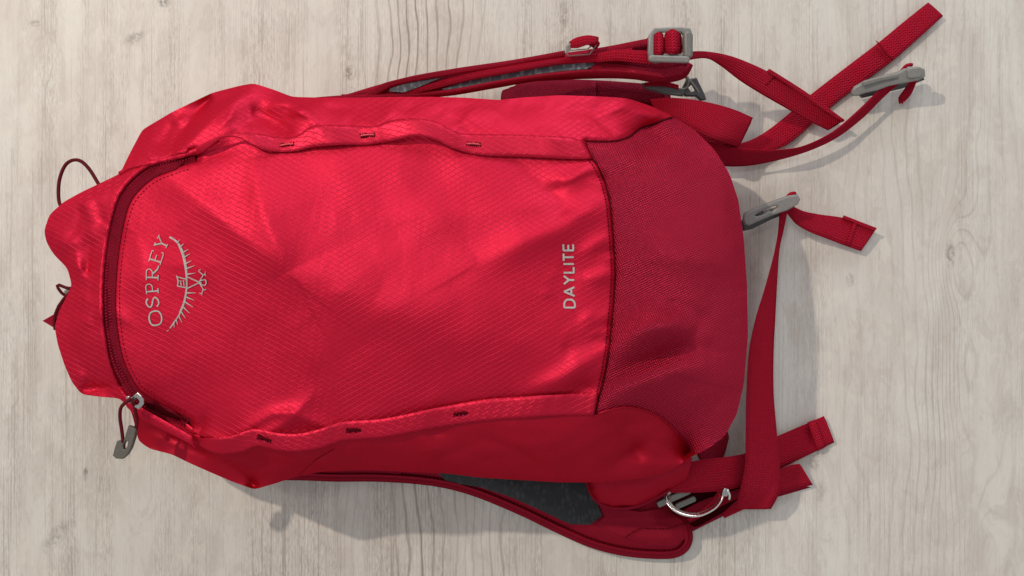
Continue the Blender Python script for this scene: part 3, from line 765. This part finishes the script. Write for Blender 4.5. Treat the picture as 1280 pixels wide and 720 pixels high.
# OSPREY: serif letters on an arc, each in its own frame (u along the word, v up)
LG = strokes('printed_emblem', [
    Lt([(211.7,296.3),(217,299),(222.5,304),(227,311.5),(230.3,322),(232.8,335),(233.5,350),(233.2,361),(231.6,373),(228.3,384),(224,393.5),(219,401),(212.4,410.5)], 3.0, 2.0),
    Lt([(222,303),(228,318),(231.5,334),(233.2,350),(232.8,362),(230,377),(224.5,391)], 2.6, 2.2)], M_print, BP, .8)
G = {'O': ([[(.02,.5),(.12,.88),(.5,1.02),(.88,.85),(.98,.5),(.88,.12),(.5,-.02),(.12,.14),(.02,.5)]], .98),
     'S': ([[(.86,.80),(.6,1.0),(.25,.92),(.12,.72),(.35,.54),(.68,.42),(.86,.22),(.62,.02),(.3,0),(.05,.2)]], .82),
     'P': ([[(.18,0),(.18,1)], [(0,.02),(.38,.02)], [(0,.98),(.3,1),(.62,.98),(.74,.75),(.6,.5),(.2,.48)]], .72),
     'R': ([[(.18,0),(.18,1)], [(0,.02),(.36,.02)], [(0,.98),(.3,1),(.64,.98),(.74,.76),(.58,.53),(.2,.5)], [(.42,.5),(.7,.15),(.98,.0)]], .86),
     'E': ([[(.18,0),(.18,1)], [(0,.98),(.72,.98),(.74,.84)], [(.18,.52),(.56,.52)], [(0,.02),(.75,.02),(.80,.2)]], .78),
     'Y': ([[(.08,.95),(.45,.48)], [(.86,.95),(.45,.48)], [(.45,.48),(.45,0)], [(-.02,.98),(.28,.98)], [(.66,.98),(.98,.98)], [(.28,.02),(.62,.02)]], .96)}
#   base point (bottom left), baseline direction end, height
for i, (ch, bl, br, h) in enumerate((('O', (205.5,403), (199.5,385.5), 14.5), ('S', (200.2,379.5), (197.2,366), 14.5), ('P', (198.2,362.5), (196.6,349.5), 15), ('R', (198.0,347.0), (197.8,328.5), 14.5),
                           ('E', (201.3,328.0), (205.8,314.5), 14.5), ('Y', (207.8,312.5), (216.2,298.5), 15))):
    pass
LET = {'O': (203.5,405.5, 200.0,387.5), 'S': (199.3,383.5,197.0,371.5), 'P': (198.2,366.5,197.2,354.5), 'R': (197.8,350.5,198.4,334.5), 'E': (200.2,331.2,204.6,317.2), 'Y': (205.8,313.5,212.2,300.8)}
for i, ch in enumerate('OSPREY'):
    x0, y0, x1, y1 = LET[ch]; d = np.array([x1-x0, y1-y0]); Ld = np.linalg.norm(d); d /= Ld
    up = np.array([d[1], -d[0]]); up = up if up[0] < 0 else -up; gl, wd = G[ch]; h = 15.2; sc = Ld/wd
    segs = []
    for j, g in enumerate(gl):
        thick = 2.6 if (j == 0 and ch in 'PRE') or (ch == 'R' and j == 3) or (ch == 'Y' and j in (0, 2)) or ch == 'O' or ch == 'S' else 1.5
        segs.append(Lt([tuple(np.array([x0, y0])+d*a*sc+up*v*h) for a, v in g], thick, thick*(.8 if thick > 2 else 1)))
    strokes('letter', segs, M_print, LG, .8+.08*i)
# wing feathers, head, legs and talons
fe = []
for (a, b, w0) in (((221,304),(224.6,299.5),2.2), ((225,309),(229.6,304.5),2.2), ((228,316),(235.6,311.5),2.3), ((229.8,322),(237.6,317),2.4), ((231,330),(239.4,325.8),2.5), ((232.4,336),(243.4,332),2.6), ((233.4,343),(244.4,341.2),2.6),
                   ((233,366),(245,366.2),2.6), ((232,371),(243.2,375.5),2.6), ((230.6,377),(241.6,384),2.6), ((228.4,383),(236.8,391.5),2.5), ((226,389),(232,398),2.4), ((223,394),(227.4,403),2.3), ((220,399),(222,405.8),2.1), ((217,402),(217.8,409.5),2.0)):
    fe.append(Lt([a, b], w0, .5))
fe += [Lt([(210.8,412.6),(208.4,414)], 1.6, .8),
       Lt([(220.6,344.5),(222.5,351),(221.8,357.5)], 1.8), Lt([(221,346),(233,349)], 1.6), Lt([(221.8,357.5),(232,359.5)], 2.0), Lt([(222.6,351),(228,351.5)], 1.0), Lt([(225.5,352.5),(226.8,356.8)], 1.8), Lt([(229.5,350),(230,357)], 1.5),
       Lt([(234,346),(248.5,352.5)], 1.8, 2.0), Lt([(234,360.5),(250,353)], 1.8, 2.0), Lt([(249,352.5),(254.5,343.5),(257.5,344.5)], 1.8, 1.2), Lt([(254,343.8),(248.2,338.5),(251,337)], 1.5, 1.0), Lt([(256,344),(256.5,339.5)], 1.3, .8),
       Lt([(249,353),(250.5,351),(257,350),(256.5,356.5),(249.5,355)], 1.7, 1.4), Lt([(249.5,354),(254.5,362),(257.5,361.5)], 1.9, 1.2), Lt([(254,361.5),(252,367),(249.2,366)], 1.5, 1.0), Lt([(252,366),(252.6,369)], 1.2, .8), Lt([(247,352.6),(252,354.2)], 3.2, 2.4)]
strokes('bird_figure', fe, M_print, LG, 1.3)

# ---- zip slider and pull
sl = plate('zipper_slider', [[(-7,-3),(2,-10),(9,-2),(9,4),(2,11),(-4,9),(-4,6),(2,5),(4,1),(0,-4),(-6,2)]], (172,500, 207), (.15, -.2, 0), 4, M_steel, BP, 1.0)
plate('slider_bridge', [rrect(5, 9, 2)], (162,499, 208), (.1, -.4, .4), 4, M_steel, sl, 1.0).parent = BP
pe = BP
cord = tube('pull_cord', [(164,498,210),(157,503,212),(151,510,210),(150,522,206),(152,536,202),(154,553,198)], 1.9, M_cord, BP)
tube('pull_cord', [(164,501,210),(168,507,206),(169,514,204),(171,524,200),(170,536,198)], 1.9, M_cord, BP)
plate('zipper_pull', [[(163,532),(172,535),(170,546),(165,560),(160,568),(154,573),(146,572.5),(142,569),(145,559),(148,551),(154,549.5),(158,548),(160,541)][::-1] and [(x-156, y-555) for x, y in [(163,532),(172,535),(170,546),(165,560),(160,568),(154,573),(146,572.5),(142,569),(145,559),(148,551),(154,549.5),(158,548),(160,541)]], [(x-156, y-555) for x, y in [(158.5,549.5),(162.5,551),(161.5,556),(158.5,561),(155,561.5),(155,556)]]],
      (156,555,196), (.05, -.1, 0), 7, M_pull, BP, 1.0)

# ---- cords and loop at the top
tube('elastic_cord', [(82,262,100),(75,256,98),(73,240,96),(75,222,94),(82,206,94),(92,200,94),(102,202,94),(112,212,94),(122,228,96),(128,238,100)], 2.1, M_cord, BP)
tube('elastic_cord', [(95,360,70),(84,360,68),(73,356,68),(72,359,68),(78,367,66),(84,370,64)], 1.9, M_cord, BP)
tube('elastic_cord', [(96,362,72),(87,366,74),(78,376,72),(71,388,68),(68,400,62),(69,412,58)], 2.0, M_cord, BP)
panel('haul_loop', [(53,401),(60,397),(67,393),(72,380),(84,370),(95,368),(100,390),(92,410),(80,415),(66,409)], lambda x, y: 55+(x-53)*.2, 4, M_pad, BP)
plate('cord_lock', [rrect(14, 14, 3)], (90,368, 62), (0, 0, .3), 8, M_grey, BP, 1.4)

exec_rest = True
# ================================================================== upper shoulder strap
US = ribbon('shoulder_strap', [(430,119,70),(470,107,78),(520,94,84),(600,81,92),(700,67,98),(760,59,100),(815,52,100),(845,52,98),(858,62,96)],
       [(430,122,70),(480,120,74),(540,115,78),(600,110,82),(650,103,86),(700,100,88),(760,98,90),(800,100,90),(830,103,90),(858,92,90)], M_pad, BP, 14, 5, 8, 3,
       label='upper shoulder strap with grey mesh lining')
def over(A, B, nm, mat, th=2.0, parent=US, **kw): return ribbon(nm, A, B, mat, parent, th, 4, 4, **kw)
panel('mesh_lining', [(486,114),(487,111),(520,100),(553,93),(556,95),(530,106),(505,115.5)], lambda x, y: 92+(x-500)*.09+(113-y)*.15, 4, M_mesh, US)
panel('mesh_lining', [(552,111),(580,102),(620,93.5),(660,87),(700,81),(741,78),(744,80),(735,86),(700,89),(660,94),(620,101),(590,107),(556,112.5)], lambda x, y: 96+(x-560)*.055+(100-y)*.1, 4, M_mesh, US)
over([(452,120,84),(470,109,88),(490,101,92),(560,87,100),(640,75,108),(706,63,113)], [(470,120,86),(484,112,90),(500,105.5,94),(560,94.5,102),(640,82,109),(706,71,113)], 'binding', M_webd, 4)
over([(498,117,88),(530,107,94),(580,93,103),(640,81,109),(700,72,113),(745,66,114),(790,60,114)], [(520,117,88),(545,111,95),(590,100,103),(640,91,108),(700,80.5,112),(745,78,113),(790,76,112)], 'strap_webbing', M_web, 4)
over([(380,123,80),(430,119,84),(500,116,88),(560,112,94),(620,101,100),(680,92,104),(740,86.5,106),(790,88,106),(830,94,104),(850,90,104),(861,78,104)],
     [(380,128,80),(430,126,84),(500,124,86),(560,120,88),(620,110,92),(680,100,96),(740,97,98),(790,99,98),(825,104,96),(855,98,96),(866,82,98)], 'binding', M_webd, 5)
over([(735,62,108),(765,57,110),(800,50,110),(822,46,110)], [(735,70,110),(765,66,112),(800,60,112),(822,56,112)], 'binding', M_webd, 4)
panel('end_patch', [(735,80),(750,78),(775,80),(800,84),(830,86),(855,82),(860,84),(852,93),(830,97),(800,92),(770,90),(740,88)], lambda x, y: 107+(y-80)*-.1, 4, M_pad, US)
# webbing run up to the big ladder buckle
over([(748,67,116),(770,62,118),(800,63,120),(816,64,122)], [(745,78,116),(770,76,118),(800,79,120),(816,80,122)], 'strap_webbing', M_web, 3)
over([(800,58,100),(812,44,104),(820,36,108),(824,38,108)], [(812,60,100),(822,52,104),(828,44,108),(830,44,108)], 'strap_webbing', M_web, 2)
# small slider buckle
b1 = plate('strap_slider', [[(-19,-4),(-16,-7),(12,-10),(16,-14),(20,-13),(18,-5),(13,2),(10,6),(-16,8),(-19,5)], [(-14,-4),(10,-7),(13,-9),(12,-5),(8,-1),(-14,1)]], (727,62,122), (.25, 0, 0), 5, M_lgrey, US, 1.3)
over([(712,52,122),(720,47,130),(735,44,132),(748,46,126)], [(713,60,124),(722,60,130),(735,56,132),(746,56,126)], 'webbing_loop', M_web, 3)
over([(738,46,128),(745,47,126),(750,54,120)], [(735,56,128),(740,59,124),(744,62,118)], 'webbing_loop', M_web, 3)
# ladder buckle
b2 = plate('ladder_buckle', [[(-26,-16),(-20,-24),(-8,-25),(14,-26),(25,-24),(28,-16),(28,8),(24,12),(0,14),(-18,18),(-25,15),(-27,4)],
        [(-21,-16),(-14,-20),(-2,-21),(-2,6),(-14,9),(-21,8)], [(3,-21),(14,-21),(17,-17),(17,4),(14,7),(3,7)]], (837,61,132), (.1, .05, 0), 8, M_lgrey, US, 1.8)
over([(817,43,136),(823,40,142),(829,43,138)], [(817,69,134),(823,70,140),(829,68,136)], 'webbing_loop', M_web, 3)
over([(831,42,136),(840,36,144),(848,40,138),(851,42,130)], [(831,66,134),(840,68,142),(848,67,136),(851,66,128)], 'webbing_loop', M_web, 3)
plate('buckle_bar', [rrect(8, 31, 3.5)], (859,56,137), (.1, .25, .05), 8, M_grey, US, 2.5)
plate('buckle_bar', [rrect(50, 7, 3)], (836,74,137), (.2, .05, -.02), 8, M_lgrey, US, 2.2)
M_harness_shade = canvas('shaded_harness', (0.07, 0.001, 0.004), (0.12, 0.003, 0.009), 2.6, .0002, .12)  # harness cloth darkened: the shoulder strap's shadow is put into its colour
# harness seen in the dark gap under the strap
ribbon('harness_wing', [(640,112,14),(650,104,20),(690,100,26),(740,100,36),(800,104,36),(838,108,36)], [(627,116,10),(632,132,18),(690,134,24),(740,134,32),(800,136,32),(838,132,34)], M_harness_shade, BP, 6, 6, 5)
ribbon('harness_wing', [(745,103,50),(790,106,52),(830,110,52)], [(745,126,44),(790,130,46),(830,132,46)], M_harness_shade, BP, 4, 6, 5)
# dark side-release buckle below
sb = plate('side_release_buckle', [[(-27,-8),(-20,-9),(4,-5),(24,-1),(26,3),(24,7),(0,4),(-22,-2)]], (829,113,78), (.1, 0, 0), 7, M_dgrey, BP, 1.5)
plate('side_release_buckle', [[(-10,4),(-4,-8),(8,-10),(18,10),(20,16),(14,17),(8,12),(-6,12)], [(-3,2),(3,-4),(8,6),(1,8)]], (862,108,60), (0, .1, 0), 7, M_dgrey, BP, 1.5)
tube('buckle_prong', [(852,92,70),(860,100,68),(858,110,66),(850,112,66)], 1.6, M_grey, BP)
tube('buckle_prong', [(856,94,70),(868,108,64),(878,124,58)], 1.8, M_grey, BP)
ribbon('compression_webbing', [(806,103,84),(830,102,84),(848,106,82)], [(806,108,84),(830,108,84),(848,112,82)], M_web, BP, 3)

# ================================================================== lower shoulder strap
def zpad(x, y):
    d, _, _ = pdist(x, y, LSo)
    return 8+34*np.sqrt(np.clip(d/26, 0, 1))-.0*x
LSo = np.array([(340,600),(380,600.5),(420,602),(470,602),(520,605),(560,611),(600,623),(650,644),(700,668),(740,685),(780,695),(820,698.5),(845,697),(860,688),(866,674),(864,660),(856,645),(836,634)], float)
LSo = cr(LSo, step=4)
LS = panel('shoulder_strap', np.vstack([LSo, [(820,600),(760,560),(600,560),(420,570),(345,585)]]), zpad, 4, M_pad, BP, label='lower shoulder strap curving out below the pack')
a = LSo.copy(); b = off(LSo, -9); c_ = off(LSo, -16)
def zz(P, dz): return np.column_stack([P, zpad(P[:, 0], P[:, 1])+dz])
lb = np.column_stack([a, np.full(len(a), 10.0)]); lb2 = zz(b, 3)
ribbon('binding', lb[::3], lb2[::3], M_webd, LS, 3, 4, 5)
stitches('stitching', off(LSo, -11)[40:-2], M_threadd, LS, 3, 2, .6, 1.5, zpad)
panel('mesh_lining', [(540,585),(560,603),(600,609),(640,622),(680,640),(712,655),(737,656),(753,645),(745,625),(736,606),(730,585)], lambda x, y: zpad(x, y)+2.5, 4, M_mesh_shade, LS)
panel('end_patch', [(737,600),(748,628),(756,646),(745,655),(780,672),(812,682),(845,682),(858,672),(856,655),(838,640),(825,636),(800,640),(770,634),(765,600)], lambda x, y: zpad(x, y)+3+(y < 650)*2, 4, M_pad, LS)
stitches('stitching', np.array([(782,672),(790,666),(800,660),(835,661),(862,652)], float), M_threadd, LS, 3, 1.5, .6, 4, lambda x, y: zpad(x, y)+3)
# cloth flap at the lower corner
panel('hip_fin', [(733,598),(738,615),(748,628),(768,635),(795,633),(820,622),(838,612),(858,600),(866,572),(840,570),(760,590)], lambda x, y: 60+22*np.sqrt(np.clip(pdist(x, y, np.array([(733,598),(738,615),(748,628),(768,635),(795,633),(820,622),(838,612),(858,600)]))[0]/18, 0, 1))+3*np.sin(x/9), 3.5, M_smooth, BP)
tube('hip_fin_hem', [(733,598,62),(738,615,62),(748,628,62),(768,635,62),(795,633,62),(820,622,62),(838,612,62)], 2.2, M_pad, BP)

# ================================================================== loose webbing on the right
def web(A, B, nm='webbing_strap', th=2.4, parent=BP, label=None, mat=None, **kw):
    return ribbon(nm, A, B, mat or M_web, parent, th, 3.5, 5, label=label, **kw)
# strap from the ladder buckle, crossing over the long tail
wa = web([(856,65,120),(880,64,112),(910,69,100),(940,80,84),(970,95,66),(1000,114,50),(1030,134,36),(1055,150,26)],
    [(856,76,118),(882,73,110),(900,82,96),(925,101,80),(952,118,64),(980,134,48),(1008,150,34),(1035,163,24)], label='webbing tail threaded through the ladder buckle')
web([(962,86,72),(1000,110,54),(1030,131,40),(1056,150,29)], [(958,90,72),(996,114,55),(1026,136,40),(1052,153,29)], 'hem', 2.4, wa)
stitches('stitching', np.array([(957,107),(967,97),(971,99)], float), M_threadd, wa, 2, 1, .7, 2, lambda x, y: 66+0*x)
# long tail to the upper right
wb = web([(1160,3,10),(1130,27,10),(1097,54,9),(1055,86,8),(1015,117,7),(985,143,7),(955,166,12),(930,178,24),(900,183,40)],
    [(1179,20,8),(1148,48,8),(1116,76,8),(1075,106,7),(1040,133,6),(1013,157,6),(985,180,10),(958,190,20),(915,196,36)], label='long webbing tail pointing to the upper right corner')
web([(1094,50,13),(1097,52,13),(1100,54.5,13)], [(1112,73,12),(1114.5,74.5,12),(1117,75,12)], 'bar_tack', 2.5, wb)
# wide folded loop
wc = web([(812,124,90),(835,122,90),(862,124,86),(890,129,80),(918,137,70),(941,147,56)], [(820,140,92),(845,150,92),(865,161,92),(885,171,88),(905,178,74),(923,184,50)], label='wide webbing folded back beside the bottom corner')
web([(940,148,52),(915,145,44),(890,150,36),(870,155,36)], [(923,184,46),(905,186,40),(890,190,36),(870,190,36)], 'fold', 2.4, wc)
# strap to the small upper buckle, standing on edge
wd = web([(862,170,70),(890,178,60),(915,184,52),(945,187,46),(975,187,44),(1005,182,42),(1040,165,40),(1070,140,38),(1095,116,38),(1112,103,38),(1128,96,38)],
    [(880,200,30),(900,207,26),(925,208,22),(950,205,20),(985,197,18),(1018,186,18),(1048,171,18),(1078,148,18),(1102,124,20),(1120,108,22),(1132,102,24)], label='webbing running on edge to the upper loose buckle')
bk = plate('side_release_buckle', [[(-43,14),(-40,8),(-28,1),(-6,-5),(12,-9),(18,-13),(34,-15),(42,-12),(43,-4),(36,0),(20,3),(2,6),(-14,12),(-28,15),(-36,18),(-42,18)]], (1110,100,42), (.35, -.1, 0), 8, M_lgrey, BP, 2.2, label='light grey buckle half lying near the upper right')
plate('buckle_rib', [rrect(17, 12, 3)], (1142,91,49), (.2, 0, .12), 8, M_lgrey, BP, 2)
plate('buckle_spine', [[(-26,3),(-4,-3),(16,-6),(17,-3),(-4,1),(-24,7)]], (1104,100,48), (.3, -.05, 0), 3, M_grey, BP, 1)
plate('buckle_base', [[(-36,10),(20,-4),(44,-10),(46,-6),(20,4),(-30,16)]], (1108,106,16), (0, 0, 0), 8, M_dgrey, BP, 1)
web([(1150,92,36),(1145,104,30),(1139,118,20),(1131,127,14)], [(1140,98,22),(1130,112,16),(1123,122,12),(1124,130,9)], 'webbing_loop', 3, wd)
web([(1124,124,10),(1130,112,14),(1136,102,22)], [(1128,131,10),(1133,120,14),(1140,106,20)], 'webbing_loop', 2, wd)
tube('webbing_loop', [(1127,89,44),(1133,82,48),(1140,81,46)], 2.2, M_web, BP)
# hip buckle beside the bottom
hb = plate('side_release_buckle', [[(-33,14),(-32,6),(-22,1),(0,-8),(22,-16),(32,-17),(35,-12),(32,-6),(20,1),(0,8),(-16,15),(-26,20),(-31,19)],
        [(-21,8),(-16,4),(2,-4),(8,-5),(9,-2),(2,4),(-2,3),(-9,7),(-17,10)]], (963,261,52), (.2, -.1, 0), 9, M_lgrey, BP, 2.0, label='light grey buckle beside the bottom edge')
plate('buckle_latch', [[(-11,3),(-3,-3),(6,-2),(4,3),(-6,5)]], (948,264,46), (0, 0, 0), 5, M_grey, BP, 1)
plate('buckle_base', [[(-36,12),(-26,4),(20,-10),(30,-12),(26,-2),(0,8),(-24,20),(-34,22)]], (962,266,24), (0, 0, 0), 20, M_dgrey, BP, 2)
tube('webbing_loop', [(982,250,54),(988,243,56),(994,242,54)], 2.6, M_web, BP)
# short tail from it
we = web([(992,258,40),(1005,264,34),(1025,268,26),(1053,272,20),(1075,279,17),(1095,286,15)], [(983,266,36),(995,280,30),(1012,290,24),(1035,299,18),(1056,307,15),(1076,314,12)], label='short webbing tail with a folded end')
web([(1055,269,22),(1070,275,20),(1096,285,18)], [(1053,273,22),(1068,279,20),(1093,289,18)], 'hem', 2, we)
web([(1067,277,20),(1071,279,20)], [(1057,306,17),(1061,308,17)], 'bar_tack', 2, we)
# the long strap down the right side
wf = web([(974,262,44),(973,285,44),(968,315,46),(956,360,50),(944,400,52),(936,440,54),(933,490,54),(932,540,54),(931,580,52),(925,612,46),(919,636,34)],
    [(985,262,42),(979,290,30),(974,315,28),(971,360,26),(969,400,26),(967,440,30),(967,490,36),(971,540,42),(975,585,44),(974,615,42),(964,636,34)], label='long webbing strap hanging down beside the bottom edge')
web([(919,636,32),(930,612,26),(938,590,22)], [(964,636,32),(968,610,26),(970,590,22)], 'fold', 2.4, wf)
# cross strap with the stitched end
wg = web([(838,588,58),(865,577,54),(890,573,48),(915,570,40),(935,565,30),(968,547,14),(1000,533,10),(1030,520,8)], [(838,616,56),(862,616,52),(885,615,46),(912,612,38),(938,604,28),(975,586,12),(1010,569,8),(1043,553,6)], label='cross webbing with a stitched end lying on the floor')
web([(1009,528,13),(1013,526.5,14),(1018,524.5,13)], [(1022,564,10),(1026,562,11),(1031,559.5,10)], 'bar_tack', 4, wg)
wh = web([(900,625,8),(935,606,10),(972,588,14),(990,581,18),(1000,580,20)], [(905,648,8),(940,632,8),(975,616,9),(995,611,9),(1016,606,9)], label='lower webbing loop under the long strap')
web([(850,640,18),(880,625,18),(920,612,14),(960,600,10)], [(866,664,6),(890,652,6),(930,634,5),(1014,609,5)], 'webbing_layer', 2.4, wh, mat=M_pad)
web([(862,652,22),(880,640,24),(898,622,28),(905,606,34)], [(858,648,22),(875,637,24),(893,620,28),(900,604,34)], 'webbing_layer', 2.4, wh)
# ladder lock seen through the ring
lk = plate('ladder_lock', [rrect(44, 7, 2)], (842,622,34), (0, 0, .42), 5, M_lgrey, BP, 1.3)
plate('ladder_lock', [rrect(26, 6, 2)], (857,628,36), (0, 0, .42), 5, M_grey, BP, 1.3)
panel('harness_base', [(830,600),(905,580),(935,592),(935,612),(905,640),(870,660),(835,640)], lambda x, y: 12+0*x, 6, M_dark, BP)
ribbon('harness_webbing', [(870,565,22),(892,552,20),(908,536,18)], [(878,582,20),(902,574,16),(911,548,14)], M_pad, BP, 3)

# ================================================================== metal ring
MR = empty('split_ring', W(870,625,40)); MR['label'] = 'shiny silver metal ring hanging beneath the lower right corner of the red backpack'; MR['category'] = 'metal ring'
def local(o): o.parent = MR; o.matrix_parent_inverse = Matrix.Translation(-MR.location); return o
rp = [(872,606,30),(850,606,36),(834,614,44),(832,626,50),(841,638,54),(856,645,56),(874,646,56),(892,638,54),(902,627,52),(906,615,50)]
rc = cr(rp, step=3)
o = ribbon('ring_band', np.column_stack([off(rc, 0)[:, :2], rc[:, 2]+4]), np.column_stack([off(rc, -5.4)[:, :2], rc[:, 2]-2]), M_metal, None, 2.6, 3, 6); local(o)
o = plate('hinge', [rrect(7, 9, 2)], (906,615,54), (0, .2, -.2), 6, M_steel, None, 1.5); o.parent = MR; o.location = W(906,615,54)-MR.location
V, F, U = tube_data(cr([(909,612,56),(912,619,54),(911,624,52)], n=6), 1.7, 8); o = mk('hinge_pin', V, F, M_metal, None, U); local(o)
